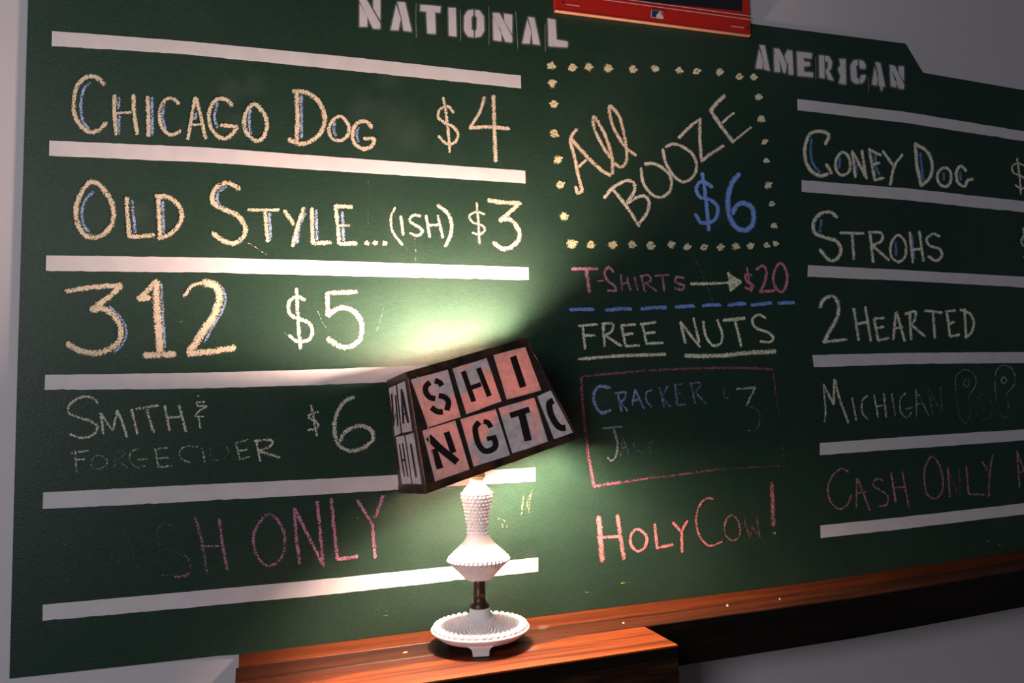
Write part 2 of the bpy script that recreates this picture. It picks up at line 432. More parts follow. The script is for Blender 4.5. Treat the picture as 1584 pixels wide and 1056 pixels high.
writing('cream chalk wording of the first line in the left list', CREAM, .88, 7.2, O1, 4,
    'w=7.8 |285,125 250,85 205,72 155,90 115,140 98,210 98,290 120,350 160,400 210,418 260,400 295,362',
    '350,190 348,300 360,430;465,190 470,300 490,430;w'.replace(';w', ''), 'w=4.5 |360,300 450,296',
    '553,200 558,320 560,440', 'w=6.2 |745,240 710,210 665,215 632,270 628,340 650,400 700,435 758,410',
    'w=6.4 |848,205 825,330 803,460;852,205 885,330 912,455', 'w=5 |835,372 885,370',
    'w=6.8 |1075,250 1040,218 985,214 945,260 930,330 950,400 1000,450 1045,455 1085,420 1108,388;1108,385 1055,380 1008,376',
    'w=7.2 |1215,245 1170,280 1150,350 1165,420 1220,470 1270,450 1292,370 1270,300 1215,245',
    'w=8 |1475,165 1480,320 1475,475;1455,165 1520,168 1584,200 1630,260 1650,340 1630,410 1584,460 1510,490 1430,465',
    'w=6.2 |1739,320 1694,350 1674,400 1694,455 1744,470 1789,440 1799,390 1774,340 1739,320',
    'w=6.8 |1939,385 1904,352 1854,360 1824,410 1829,480 1884,520 1939,505 1954,462 1894,458',
    shade=(6, '195,112 160,150 142,220 142,300 157,360 187,395;376,205 373,270;378,320 374,430;580,205 583,430;657,240 647,330 667,400;855,300 848,335;985,240 967,320 985,390;1187,280 1180,350 1192,430;1505,190 1507,450;1709,360 1704,400 1717,440;1861,390 1846,430 1859,475'))
writing('cream chalk price $4 ending the first line', CREAM, .88, 5.2, O2, 4,
    '798,205 815,300 830,420 838,540;860,295 830,260 785,270 765,320 800,355 860,385 890,430 870,480 820,490 770,445',
    'w=5.4 |1053,200 1025,290 968,385', 'w=6.4 |962,392 1080,385 1203,397', 'w=7 |1108,195 1115,400 1122,595')
writing('cream chalk wording of the second line in the left list', CREAM, .88, 8, O1, 4,
    'w=8.6 |205,725 150,780 115,870 115,960 150,1040 205,1068 270,1055 325,1000 345,920 320,830 265,755 205,725',
    'w=7.6 |425,825 430,940 440,1060;440,1062 520,1062 593,1054;620,815 625,940 632,1072;608,815 680,820 745,870 765,940 740,1000 690,1050 622,1078',
    'w=8.6 |1120,768 1060,735 1000,745 955,800 965,860 1040,900 1110,935 1155,1000 1150,1055 1105,1100 1040,1098 958,1045',
    'w=5.5 |1175,897 1270,900 1365,897', 'w=7.4 |1280,905 1287,1000 1297,1090;1402,905 1455,985;1520,890 1485,990 1452,1118;1568,892 1574,1100;1574,1106 1686,1100',
    'w=7 |1716,875 1729,990 1739,1105;1712,875 1815,880;1739,1108 1845,1105', 'w=4.5 |1734,995 1799,995',
    'w=9 |1909,1103;1962,1103;2022,1105',
    shade=(6, '215,788 167,840 147,920 162,1000 187,1030;460,840 463,900 477,1040;647,850 652,1040;1040,757 992,790 987,850 1022,882;1307,920 1314,1080;1528,920 1493,1000 1478,1100;1597,900 1602,1080;1757,912 1767,1090'))
writing('bracketed cream chalk word in the second line', CREAM, .88, 5, (486, 280), 4,
    'w=4.4 |500,165 475,220 480,300 510,350 545,393', '535,218 550,333;655,215 610,212 592,250 640,280 670,310 640,338 595,322;692,215 715,345;765,215 795,350;700,275 775,270',
    'w=6.2 |765,150 825,200 850,270 840,340 812,402')
writing('cream chalk price $3 ending the second line', CREAM, .88, 7.4, (486, 280), 4,
    'w=4 |1005,135 1015,250 1022,385;1052,205 1005,190 960,215 980,255 1040,275 1055,305 1020,330 980,320',
    '1077,120 1170,132 1272,136;1272,138 1210,192 1150,242;1150,242 1215,240 1258,290 1268,350 1230,400 1170,420 1112,385')
writing('largest cream chalk numerals, 312, on the left list', CREAM, .93, 11, (90, 364), 4,
    'w=8.5 |52,345 200,322 388,308', 'w=9.5 |385,315 310,385 205,458', 'w=10 |205,460 285,455 355,510 388,585 370,665 280,718 170,725 60,672',
    'w=9 |600,290 550,345 500,392;505,395 565,385', 'w=13.5 |607,290 612,450 632,715', 'w=10.5 |535,742 720,735',
    'w=6.4 |780,375 830,312 905,290', 'w=13 |905,290 975,315 1000,380 970,480 900,590 815,715', 'w=10.5 |805,730 950,718 1090,695',
    shade=(5, '318,440 395,520 422,600 400,670 340,730;640,300 648,450 660,690;1018,320 1035,390 1015,470 960,560 905,660'), shcol=(.36, .46, .78))
writing('cream chalk price $5 ending the third line', CREAM, .88, 6, (90, 364), 4,
    '1475,330 1480,450 1490,600 1500,700;1525,400 1480,378 1430,410 1430,480 1480,515 1550,540 1573,600 1545,648 1480,655 1430,620',
    'w=7.2 |1844,349 1664,357;1664,360 1669,492', 'w=8 |1669,498 1724,456 1784,449 1844,484 1877,554 1869,634 1814,685 1744,687 1667,640')
writing('thin cream chalk word and ampersand of the fourth line', CREAM2, .75, 4.6, (90, 590), 4,
    '245,130 205,97 140,97 75,140 65,190 120,220 200,245 245,280 215,330 150,348 75,325',
    'w=5.2 |265,195 280,322;268,205 335,300;340,298 365,182;367,180 400,260 425,342;455,172 490,320;548,172 590,312;660,150 690,302;750,147 790,308', '480,170 620,147;675,225 765,215',
    'w=3.4 |905,127 852,130 862,150 920,152 880,175 845,213;845,215 900,217;870,225 880,288', 'w=4 |867,90')
writing('faint rubbed chalk second row of the fourth line', CREAM2, .48, 3.6, (90, 590), 4,
    'd=.62 |105,430 115,560;80,442 190,427;110,482 165,480', '250,455 205,490 215,535 270,535 305,490 250,455',
    'd=.3 |350,440 350,530;340,440 420,432 390,470 345,490;370,490 430,530', '500,417 450,432 445,490 490,530 540,520;490,482 550,477',
    'd=.62 |600,415 620,530;600,417 675,410;615,475 680,470;620,530 700,520', '860,402 790,402 752,432 765,480 820,500;890,410 910,510',
    'd=.22 |930,400 1010,387 1055,430 1020,480 950,490;935,400 950,490', 'd=.62 |1100,377 1125,485;1100,382 1180,357;1115,430 1170,420;1125,482 1185,462',
    'w=4.6 d=.72 |1225,362 1250,492;1215,367 1320,362 1310,400 1240,430;1242,430 1368,468')
writing('cream chalk price $6 of the fourth line', CREAM2, .78, 7.4, (220, 590), 4,
    'w=4.4 |1045,147 1080,333;1090,187 1040,202 1030,225 1080,250 1085,285 1025,300',
    '1305,97 1250,125 1203,200 1188,300 1215,388 1280,428 1370,408 1430,350 1403,290 1335,275 1260,308 1220,370')
writing('pink chalk capitals in the bottom row of the left list', PINK, .76, 6.4, (220, 700), 4,
    'd=.2 w=6 |200,450 130,442 92,490 110,580 200,610 280,650 300,720;175,762 120,752', 'd=.55 w=6|295,735 260,766 205,764',
    'd=.5 |325,400 365,530 400,745', 'd=.66 |475,412 495,560 525,720', 'w=3 |385,577 475,577',
    'w=6.6 d=.6 |800,382 740,412 692,500 697,600 742,680 800,695 860,650 883,560 865,460 800,382',
    'd=.74 |942,342 952,500 975,685;945,347 1020,500 1112,680;1082,302 1100,480 1120,698;1170,287 1187,470 1207,658;1205,660 1333,642;1330,292 1415,428;1490,267 1442,400;1425,440 1432,550 1440,648')
writing('almost erased pink chalk letters at the left of the bottom row', DPINK, .14, 6, (0, 0), 1,
    '155,818 120,822 96,848 90,880 110,905;192,818 180,880;195,818 212,880')
# centre panel
OC = (860, 130)
writing('slanted cream chalk word All', (.84, .66, .48), .85, 5.8, OC, 4,
    'w=6.2 |128,280 90,340 112,440 132,540 152,620 160,662 132,672 122,635', 'w=6.8 |95,342 130,382 200,457 280,532 335,565',
    '225,212 242,290 292,390 335,455;243,207 300,310 343,440 350,552;327,152 347,250 400,350 442,402 492,440;343,137 390,200 418,300 438,420 430,488 398,514 362,490;225,212 233,203 243,207;327,152 333,137 343,137', 'w=5 |140,513 185,470')
writing('slanted pale chalk word BOOZE', (.92, .80, .66), .85, 5.6, OC, 4,
    'w=6 |355,657 430,750 515,878;300,703 345,648 420,602 475,607 485,660 440,733;440,735 530,692 575,722 560,800 515,860',
    '525,520 540,610 590,680 650,700 705,660 710,580 660,520 600,492 550,495;660,405 680,490 730,570 790,605 850,570 870,500 840,430 770,382 720,372 680,390',
    'w=6 |760,333 830,262 893,217;890,222 890,340 900,478;900,478 960,430 1035,382', 'w=7 |960,172 1020,260 1095,358;957,165 1000,112 1042,72', 'w=4.4 |1030,240 1065,205 1100,180;1095,358 1150,312 1205,268')
writing('solid blue chalk price $6', BLUE, 1.0, 6.2, OC, 4,
    '905,553 925,700 945,903;965,637 900,602 867,650 892,700 960,720 1000,770 980,840 900,858 862,805',
    'w=8.2 |1130,557 1085,620 1062,720 1077,830 1130,897 1190,897 1223,840 1210,762 1150,737 1110,762 1090,800')
DOTS = '75,72 183,82 265,78 368,82 492,90 603,86 728,95 817,100 935,105 1035,127 1107,130 1133,230 1145,343 1163,460 1172,555 1182,682 1200,775 1210,887 80,160 88,268 90,417 110,553 120,680 142,842 183,978 278,985 388,985 487,984 582,990 687,985 768,997 853,998 938,997 1017,994 1090,992 1173,987 1220,980'
for i, (x, y) in enumerate(P(DOTS, (830, 80), 3.3)[0]):
    R = Ribbons(); r = 7.0 if x < 1000 else 6.0
    if i in (13, 14, 16, 17, 35, 36): r = 4.8
    if i == 24: r = 8.2
    if i == 28: r = 7.5
    if i % 3 == 1 or i in (27, 9):
        R.stroke([(x + r * .55 * math.cos(a), y + r * .6 * math.sin(a)) for a in (0, 1.1, 2.2, 3.3, 4.4, 5.4)], r * .8, bmap(.0006))
    else: R.disc((x, y), r, bmap(.0006), 10, .22)
    R.stroke([(x - r * .8, y + random.uniform(-3, 3)), (x, y + random.uniform(-3, 3)), (x + r * .9, y + random.uniform(-4, 4))], 4.0, bmap(.0008))
    R.build('chalk_dot', chalk((.86, .72, .44) if x < 1000 else (.92, .84, .58), .93), board)
OT = (860, 364)
writing('pink chalk word with hyphen above the blue dashes', PINK, .82, 4.4, OT, 4,
    'w=6 |97,208 255,206', 'w=7 |187,212 205,348', 'w=3 |257,283 293,280', 'w=4.8 |355,225 325,197 300,230 320,280 360,310 370,343 320,340',
    'd=.7 |400,242 410,345;440,262 460,340;405,300 450,295;485,257 505,338;527,250 550,348;520,252 570,247 585,280 540,300;557,300 620,343;612,250 698,245;657,250 670,343', 'w=5 |790,265 745,257 740,290 790,310 780,338 735,325')
writing('cream chalk arrow pointing at the pink price', GREY, .85, 5, OT, 4,
    '835,300 950,298 1070,293;1065,227 1075,290 1080,345;1065,237 1110,270 1143,285;1143,287 1110,315 1082,338', 'w=9 |1088,270 1092,305;1110,282 1115,300', name='chalk_arrow')
writing('pink chalk price $20', (.78, .26, .38), .80, 4.8, OT, 4,
    'w=3.4 |1180,200 1210,350', '1210,247 1172,242 1180,280 1220,310 1205,335 1170,322', 'w=5.4 |1240,210 1280,187 1302,222 1290,290 1267,346;1262,350 1350,342;1385,172 1350,222 1345,290 1380,348 1415,330 1430,260 1415,200 1385,172')
for a in ('87,460 160,457 228,459', '310,462 390,455 463,455', '527,455 600,447 678,446', '740,443 800,438 850,436', '907,436 960,430 1016,430', '1067,433 1120,424 1170,422', '1210,432 1270,424 1328,417', '1374,420 1420,417 1468,415'):
    R = Ribbons(); R.stroke(P(a, OT, 4)[0], 6.4, bmap(.0006)); R.stroke([(x + 1, y + 1) for x, y in P(a, OT, 4)[0]], 4, bmap(.0008))
    R.build('chalk_dash', chalk((.24, .40, .90), .86), board)
writing('pale chalk words FREE NUTS', GREY, .82, 5, OT, 4,
    '140,560 255,550;165,562 180,700;172,620 240,618;290,547 300,685;285,547 350,547 345,590 300,620;305,620 405,685;405,557 430,685;405,557 490,551;420,615 475,607;430,685 515,680;535,552 560,670;525,550 615,537;545,605 610,600;560,670 660,664',
    '770,537 800,665;770,537 890,690;850,512 885,660;910,532 925,620 970,680 1020,665 1025,600 995,520;1107,527 1145,683;1295,510 1255,490 1215,520 1235,570 1310,600 1345,635 1320,660 1265,655', 'w=6.4 |1037,525 1165,512')
writing('pale chalk underlines beneath FREE NUTS', GREY, .8, 6.2, OT, 4, '142,765 400,745 673,736', 'w=8 |800,745 1000,745 1180,727 1355,718', name='chalk_underline')
OB = (860, 560)
writing('wavy dull pink chalk frame', DPINK, .54, 5.2, OB, 4,
    '150,90 350,70 600,50 900,37 1200,37 1340,45', 'w=6.4 d=.6 |155,100 165,250 180,420 205,600 235,768', 'w=6.4 d=.62 |235,768 310,755 400,742', 'd=.5 |400,742 600,715',
    'd=.45 |600,715 800,690 1000,665', 'd=.3 w=4 |1000,665 1200,650 1400,640;1395,500 1415,620', 'd=.5 w=4 |1345,70 1360,200', 'd=.3 w=4 |1360,200 1380,330', name='chalk_frame')
writing('dim blue chalk word in the pink frame', VIOLET, .66, 4.6, OB, 4,
    'w=6 d=.8 |335,157 270,150 235,190 240,260 280,313 335,297', '380,192 405,305;365,192 430,187 420,235 390,240;395,242 440,300;488,172 472,262;490,172 545,290;480,235 520,231', 'd=.5 |595,172 560,187 560,240 590,278;640,157 670,280;690,147 662,215 710,278;735,142 750,260;730,142 790,132;740,195 775,190;750,265 800,262;835,132 860,250;830,132 890,127 880,165 850,185;862,187 930,260')
writing('dim grey chalk price in the pink frame', (.72, .74, .70), .6, 5, OB, 4,
    'd=.4 w=3 |1035,162 1040,220 1070,215', '1117,166 1233,156;1230,160 1178,268', 'd=.3 w=3.6 |1182,270 1250,300 1262,360 1230,420 1160,420')
writing('dim blue-grey chalk word fading out in the pink frame', (.36, .38, .52), .55, 4.4, OB, 4,
    'd=.68 w=4.6 |290,409 405,399;355,407 380,500 370,580 340,610 320,590', 'd=.38 |412,462 397,590;415,465 450,580;402,530 440,525;520,457 482,482 488,530 545,565;570,480 585,575;600,480 578,520', 'd=.12 |600,470 570,520 640,580')
OH = (860, 700)
writing('salmon chalk exclamation at the foot of the centre panel', SALMON, .8, 5.4, OH, 4,
    'w=9.4 |265,400 275,530 285,665', 'w=7 |380,388 400,530 420,655', 'w=5.4 |283,525 400,515;505,472 465,510 465,570 505,608 550,580 560,520 505,472;610,442 625,590;625,590 720,568;725,432 775,490;810,422 780,490 780,613',
    'w=4.4 d=.66 |970,287 930,282 885,330 867,420 890,520 950,575 1025,550', 'w=4 d=.55 |1090,387 1050,420 1045,500 1090,543 1135,510 1130,430 1090,387', 'w=4 d=.36 |1160,402 1198,528;1200,528 1212,455;1212,455 1262,522;1240,387 1262,522',
    'w=8.6 d=.6 |1335,190 1340,300 1345,445', 'w=7 d=.5|1352,497')
# right list
OR = (1188, 180)
RC = (.90, .83, .68)
writing('cream chalk wording of the first line in the right list', RC, .85, 5.4, OR, 4,
    'w=6.4 |355,170 375,115 320,92 260,110 230,180 230,260 260,330 320,368 370,355;392,350 360,297',
    '450,225 420,270 420,330 455,365 500,340 505,270 480,230 450,225;520,215 540,375;525,222 610,385;580,212 605,380;625,202 660,393;625,207 695,240;645,302 685,287;660,395 715,381;710,215 770,300;830,237 780,310 755,423',
    'w=6.2 |910,167 920,300 945,423;912,172 985,220 1015,300 1000,380 945,430', '1090,317 1050,350 1055,410 1100,435 1130,400 1125,340 1090,317;1225,335 1190,307 1165,350 1175,410 1215,433 1235,395 1265,388',
    shade=(5.5, '268,140 263,220 277,290 322,348;445,260 438,320;545,300 547,360;662,240 670,320 690,360;942,230 957,390;1087,350 1087,395;1190,340 1192,390'), shcol=(.20, .36, .72))
writing('cream chalk wording of the second line in the right list', RC, .82, 5.2, OR, 4,
    'w=6.4 |425,625 385,592 320,605 280,660 290,720 350,750 420,770 450,820 430,878 380,890 320,825',
    '445,720 590,725;520,727 530,883;630,722 650,903;622,717 700,722 700,770 640,800;652,805 745,888;795,737 760,790 760,860 800,900 845,870 850,790 825,747 795,737;875,717 895,903;935,712 960,893;885,825 950,820;1060,742 1020,727 980,757 1000,800 1060,820 1075,860 1040,893 990,865',
    shade=(5.5, '330,640 320,715;890,740 905,880;790,780 790,860'), shcol=(.20, .36, .72))
writing('chalk dollar signs cut off at the right end of the right list', RC, .75, 4, OR, 4,
    '1540,262 1555,370 1565,483;1600,312 1545,290 1510,310 1520,350 1580,375 1595,420 1570,450 1530,425', '1578,690 1590,800 1596,900;1620,745 1585,735 1566,765 1575,795 1620,820;1582,868 1610,890')
OR2 = (1188, 420)
writing('cream chalk wording of the third line in the right list', RC, .78, 5.2, OR2, 4,
    'w=7 |322,218 345,172 400,152 433,200 428,280 390,350 350,425', 'w=6 |342,435 485,420',
    '530,227 560,423;600,217 635,428;550,325 610,312;655,292 680,423;657,292 715,286;665,350 715,342;680,425 745,411;790,252 775,418;795,252 845,428;785,350 830,345;875,252 885,418;847,262 910,247 905,300 885,325;887,330 970,400;970,241 1075,254;1020,257 1030,408;1105,247 1125,398;1097,245 1155,241;1115,323 1150,311;1125,400 1183,390;1215,232 1225,408;1190,237 1250,262 1273,320 1255,380 1220,408')
writing('thin chalk word of the fourth line in the right list', (.82, .78, .64), .62, 4, OR2, 4,
    'w=5 d=.72 |345,702 405,820;405,818 410,667;415,672 440,780 495,932', '340,697 355,850 350,930;520,782 545,918;615,767 582,800 582,870 615,913;655,762 680,903;715,757 730,898;665,835 725,826',
    'd=.5 |765,757 785,888;850,752 817,790 822,870 860,903 885,870;850,850 890,841;915,732 918,903', 'd=.38 |915,732 995,893;915,820 950,815', 'd=.26 |990,722 1020,888;990,722 1075,880;1065,712 1075,860')
writing('faint outlined bubble letters at the right', (.52, .50, .44), .42, 2.8, OR2, 4,
    'd=.5 |1160,720 1162,650 1210,607 1270,630 1285,700 1240,765;1225,662 1207,690 1230,713 1245,690 1225,662', 'd=.3 |1240,765 1252,860 1225,935 1187,900 1167,800 1160,720',
    'd=.24 |1330,757 1292,800 1290,870 1330,915 1375,890 1385,820 1330,757;1330,812 1317,850 1340,860 1330,812', 'd=.5 |1410,800 1403,680 1412,612 1460,577 1515,612 1525,690 1470,758', 'd=.34 |1470,758 1485,830 1470,905 1435,880', 'w=3.4 d=.66 |1455,652 1442,675 1460,693 1475,670 1455,652')
writing('dull pink chalk capitals in the bottom row of the right list', (.72, .27, .36), .58, 4, (1188, 620), 4,
    '495,440 455,417 400,460 370,540 385,620 440,668 490,640 515,580;550,482 545,658;555,482 630,678;550,570 600,560;710,492 670,482 650,520 700,555 740,590 730,643 680,650', 'w=5 d=.6 |760,447 790,623', '830,437 870,658;780,537 850,531',
    '1020,342 975,400 965,490 985,580 1040,603 1080,540 1070,430 1020,342;1110,412 1125,593', 'd=.35 |1115,422 1170,580;1180,417 1190,588', '1225,407 1240,575;1240,575 1335,580;1325,377 1355,428;1390,332 1370,450 1365,588;1540,312 1555,538;1540,317 1600,470;1550,442 1596,430')
# scratches, smears and stray marks
def marks(txt, o, sc, w, col, d):
    for pl in P(txt, o, sc):
        R = Ribbons(); R.stroke(pl, w, bmap(.0007)); R.build('chalk_scratch', chalk(col, d), board)
GS = (.60, .60, .48)
marks('1165,45 1200,60 1250,95 1290,118', (90, 364), 4, 2, GS, .5)
marks('830,100 860,150 900,230 940,320 975,430', (860, 364), 4, 1.5, GS, .3)
marks('620,340 625,390 628,450 625,500;560,400 575,430;1000,905 1040,905 1080,870;20,800 50,870 90,930;430,790 410,860 385,930;300,820 330,800', (486, 280), 4, 1.8, GS, .35)
marks('334,690 334,990', (486, 100), 4, .9, GS, .35)
marks('740,545 770,530;1400,600 1420,620;410,740 420,745', (90, 364), 4, 1.6, GS, .5)
marks('1440,345 1420,480 1405,640;1560,260 1530,420 1510,600;1555,300 1500,420 1480,560;1060,690 1130,700 1170,760 1190,830;1120,770 1130,820', (660, 730), 9.6, 3, (.66, .62, .30), .42)
marks('400,808 465,800;170,860 200,862;-1230,405 -1205,398;-1165,410 -1150,420', (860, 700), 4, 3, YEL, .42)
marks('485,145 540,145;580,150 620,160 600,190;590,220 640,220', (520, 924), 8, 1.8, YEL, .42)
marks('960,90 990,95;1270,95 1310,115;1100,45 1160,55', (1386, 830), 8, 2.2, GS, .42)
for c, r in (((356, 140), 26), ((392, 132), 24), ((360, 195), 30), ((610, 190), 42), ((640, 210), 34), ((560, 170), 34), ((215, 330), 24), ((600, 120), 30), ((1110, 330), 26), ((930, 620), 30), ((820, 860), 24)):
    R = Ribbons(); R.disc(c, r, bmap(lay(.0001)), 16, .25); R.build('chalk_smudge', chalk((.50, .54, .50), .035, True), board)

# ------------------------------------------------------------------ red framed sign over the board's top edge
sign = empty('framed_sign', tuple(onY(1010, 30, -.01))); tag(sign, 'red-framed sign with two white pinstripes and dark picture, at top edge of chalkboard', 'sign')
m_red = pmat('red_frame', (.52, .014, .008), .4, coat=.1); m_pin = pmat('pale_print', (.75, .62, .58), .5)
m_dark = pmat('dark_picture', (.012, .012, .018), .3); m_edge = pmat('lit_sign_edge', (.42, .20, .13), .5)
SY = -.012
bl, br = onY(859.3, 15, SY), onY(1161.8, 54.2, SY)
H_ = .46
sl = (br.z - bl.z) / (br.x - bl.x)
bm = bmesh.new()
q = [(bl.x, bl.z), (br.x, br.z), (br.x + .001, br.z + H_), (bl.x, bl.z + H_)]
f_ = [bm.verts.new((x, SY, z)) for x, z in q]; g_ = [bm.verts.new((x, -.0021, z)) for x, z in q]
bm.faces.new(f_); bm.faces.new(g_[::-1])
for i in range(4): bm.faces.new((f_[i], g_[i], g_[(i + 1) % 4], f_[(i + 1) % 4]))
bmesh.ops.recalc_face_normals(bm, faces=bm.faces)
bmesh.ops.bevel(bm, geom=[e for e in bm.edges], offset=.0010, segments=2, affect='EDGES')
setpar(from_bm('sign_frame', bm, m_red), sign)
def smap(lift):
    return lambda x, y: (lambda v: Vector((v.x, SY - lift, v.z)))(onY(x, y, SY))
bm = box_bm(-.5, .5, SY - .0004, -.0030, -.0012, .0006, .0002); L_ = math.hypot(br.x - bl.x, br.z - bl.z)  # added strip, its pale orange paints the lamplight along the lower edge
for v in bm.verts:
    t = v.co.x + .5; v.co = Vector((bl.x + (br.x - bl.x) * t, v.co.y, v.co.z + bl.z + (br.z - bl.z) * t))
b = setpar(from_bm('lit_edge_strip', bm, m_edge), sign); b['label'] = 'pale orange strip painted as the lamplit lower edge'
pts_ = [onY(915, -5, SY), onY(1148.3, 17.5, SY)]
sl2 = (pts_[1].z - pts_[0].z) / (pts_[1].x - pts_[0].x)
x0, x1 = bl.x + .055, pts_[1].x
z1_ = pts_[1].z; z0_ = z1_ - sl2 * (x1 - x0)
R = Ribbons(); me = bpy.data.meshes.new('sign_picture')
me.from_pydata([(x0, SY - .0004, z0_), (x1, SY - .0004, z1_), (x1, SY - .0004, z1_ + .37), (x0, SY - .0004, z0_ + .37)], [], [(0, 1, 2, 3)])
b = setpar(link('sign_picture', me, m_dark), sign); b['label'] = 'dark glossy picture area'
for a, c in (((880, -7.5), (1162.3, 31)), ((880, -12.8), (1162.3, 25.6))):
    R = Ribbons(); R.stroke([a, c], 1.0, smap(.0008), cap=False, flat=True); R.build('pinstripe', m_pin, sign)
for c, r in (((870.5, 4.5), 2.3), ((1156.3, 44.6), 2.9)):
    bm = bmesh.new(); pc = onY(*c, SY); bmesh.ops.create_cone(bm, segments=14, radius1=r * .0011, radius2=r * .0008, depth=.0024, cap_ends=True)
    bmesh.ops.rotate(bm, verts=bm.verts, matrix=Matrix.Rotation(math.pi / 2, 3, 'X')); bmesh.ops.translate(bm, verts=bm.verts, vec=(pc.x, SY - .0008, pc.z))
    setpar(from_bm('screw', bm, pmat('dark_metal', (.03, .02, .02), .4, .6)), sign)
for (xa, ya, xb, yb) in ((876, 7, 897, 9.6), (1131, 40.8, 1151, 43.2)):       # tiny line of print, too small to read in the photograph
    R = Ribbons(); k = 9
    for i in range(k):
        t0, t1 = i / k, (i + .72) / k
        R.stroke([(xa + (xb - xa) * t0, ya + (yb - ya) * t0), (xa + (xb - xa) * t1, ya + (yb - ya) * t1)], 1.5, smap(.0006), cap=False, flat=True)
    R.build('small_print', m_pin, sign)
L0 = (850, 0)
def lg(name, txt, c, lift, rough=.4):
    R = Ribbons()
    for pl in P(txt, L0, 4.526): R.poly(pl, smap(lift))
    return R.build(name, pmat(name, c, rough), sign)
b = lg('logo_panel', '712,70 790,80 802,92 798,132 785,134 708,122', (.70, .66, .66), .0007); b['label'] = 'small white, blue and red league emblem'
lg('logo_blue', '715,73 757,78 768,86 762,92 750,98 745,118 745,124 712,119', (.02, .035, .12), .0010)
lg('logo_red', '772,82 788,84 799,94 796,130 788,108 778,98 780,90', (.55, .03, .03), .0010)

# ------------------------------------------------------------------ wooden rail and ledge
rail = empty('wooden_rail', (1.2, -.06, 1.078)); tag(rail, 'long two-strip stained wooden rail along the bottom of the chalkboard', 'shelf rail')
xs = [-.0115 + i * .06 for i in range(19)] + [1.1 + i * .05 for i in range(33)]
b = from_bm('back_strip', rail_mesh(xs, [(-.0005, ZR + .0006), (-.0655, ZR + .0006), (-.0668, ZR - .0006), (-.0668, 1.079), (-.0005, 1.079)], bow), m_wood_back); setpar(b, rail)
xs2 = [-.0155] + xs[1:]
b = from_bm('front_strip', rail_mesh(xs2, [(-.0672, ZR - .0002), (-.1290, ZR - .0002), (-.1303, ZR - .0014), (-.1303, 1.0775), (-.0672, 1.0775)], bow), m_wood_mid); setpar(b, rail)
b['label'] = 'darker rough front strip'
b = from_bm('rail_face', rail_mesh(xs2, [(-.1305, ZR - .0018), (-.1316, ZR - .0024), (-.1316, 1.0775), (-.1305, 1.0775)], bow), m_edge_w); setpar(b, rail)
# nail heads / specks on the rail
def zmap(Z): return lambda x, y: onZ(x, y, Z)
for (x, y, Zs, r) in ((964, 963, ZR + .0003, 1.5), (1125, 936, ZR + .0003, 1.7), (1206, 926, ZR + .0003, 1.4)):
    R = Ribbons(); R.disc((x, y), r, zmap(Zs), 8, .2, .6); R.build('paint_speck', chalk((.35, .32, .28), .9), rail)
ledge = empty('wooden_ledge', (.32, -.19, .95)); tag(ledge, 'boxed orange wood ledge jutting out of the rail, under the lamp', 'shelf')
bm = box_bm(-.0165, .6553, -.2455, -.1318, ZR - .0040, ZR - .0008, .0006); b = setpar(from_bm('ledge_top', bm, m_wood_ledge), ledge)
bm = box_bm(-.0165, .6550, -.2453, -.1318, ZR - .0205, ZR - .0042, .0004); b = setpar(from_bm('ledge_edge', bm, m_edge_w), ledge); b['label'] = 'near-black front edge'
bm = box_bm(-.0165, .6545, -.2452, -.1318, .93, ZR - .0205, .0006); b = setpar(from_bm('ledge_front', bm, m_wood_face), ledge); b['label'] = 'brown boxed front below the top board'
for c, rx in (((839.5, 970), 10), ((822.5, 1003.5), 12)):
    R = Ribbons()
    f = zmap(ZR + (.0004 if c[1] < 990 else -.0002) + .0003)
    i0 = len(R.v); R.v.append(f(*c)); R.e.append(.0); k = 16
    for i in range(k):
        a = 2 * math.pi * i / k; q = rx * (1 + random.uniform(-.18, .18)); R.v.append(f(c[0] + q * math.cos(a), c[1] + q * .36 * math.sin(a) - .12 * q * math.cos(a))); R.e.append(.55)
    for i in range(k): R.f.append((i0, i0 + 1 + i, i0 + 1 + (i + 1) % k)); R.m.append(0)
    b = R.build('residue_mark', chalk((.26, .20, .17), .34, True), ledge); b['label'] = 'whitish oval stain right of the lamp'
def seed(px, py, Z, L, w, ang):
    c = onZ(px, py, Z); bm = bmesh.new(); bmesh.ops.create_uvsphere(bm, u_segments=12, v_segments=8, radius=1)
    for v in bm.verts:
        k = 1 - .35 * abs(v.co.x); v.co = Vector((v.co.x * L, v.co.y * w * k, v.co.z * w * .5 * k + w * .5))
    bmesh.ops.rotate(bm, verts=bm.verts, matrix=Matrix.Rotation(ang, 3, 'Z')); bmesh.ops.translate(bm, verts=bm.verts, vec=c)
    return from_bm('crumb', bm, pmat('crumb', (.72, .42, .12), .5), None, True)
b = seed(627, 1010, ZR - .0002, .0050, .0024, .35); tag(b, 'tiny tan crumb on the dark wood left of the lamp', 'crumb')

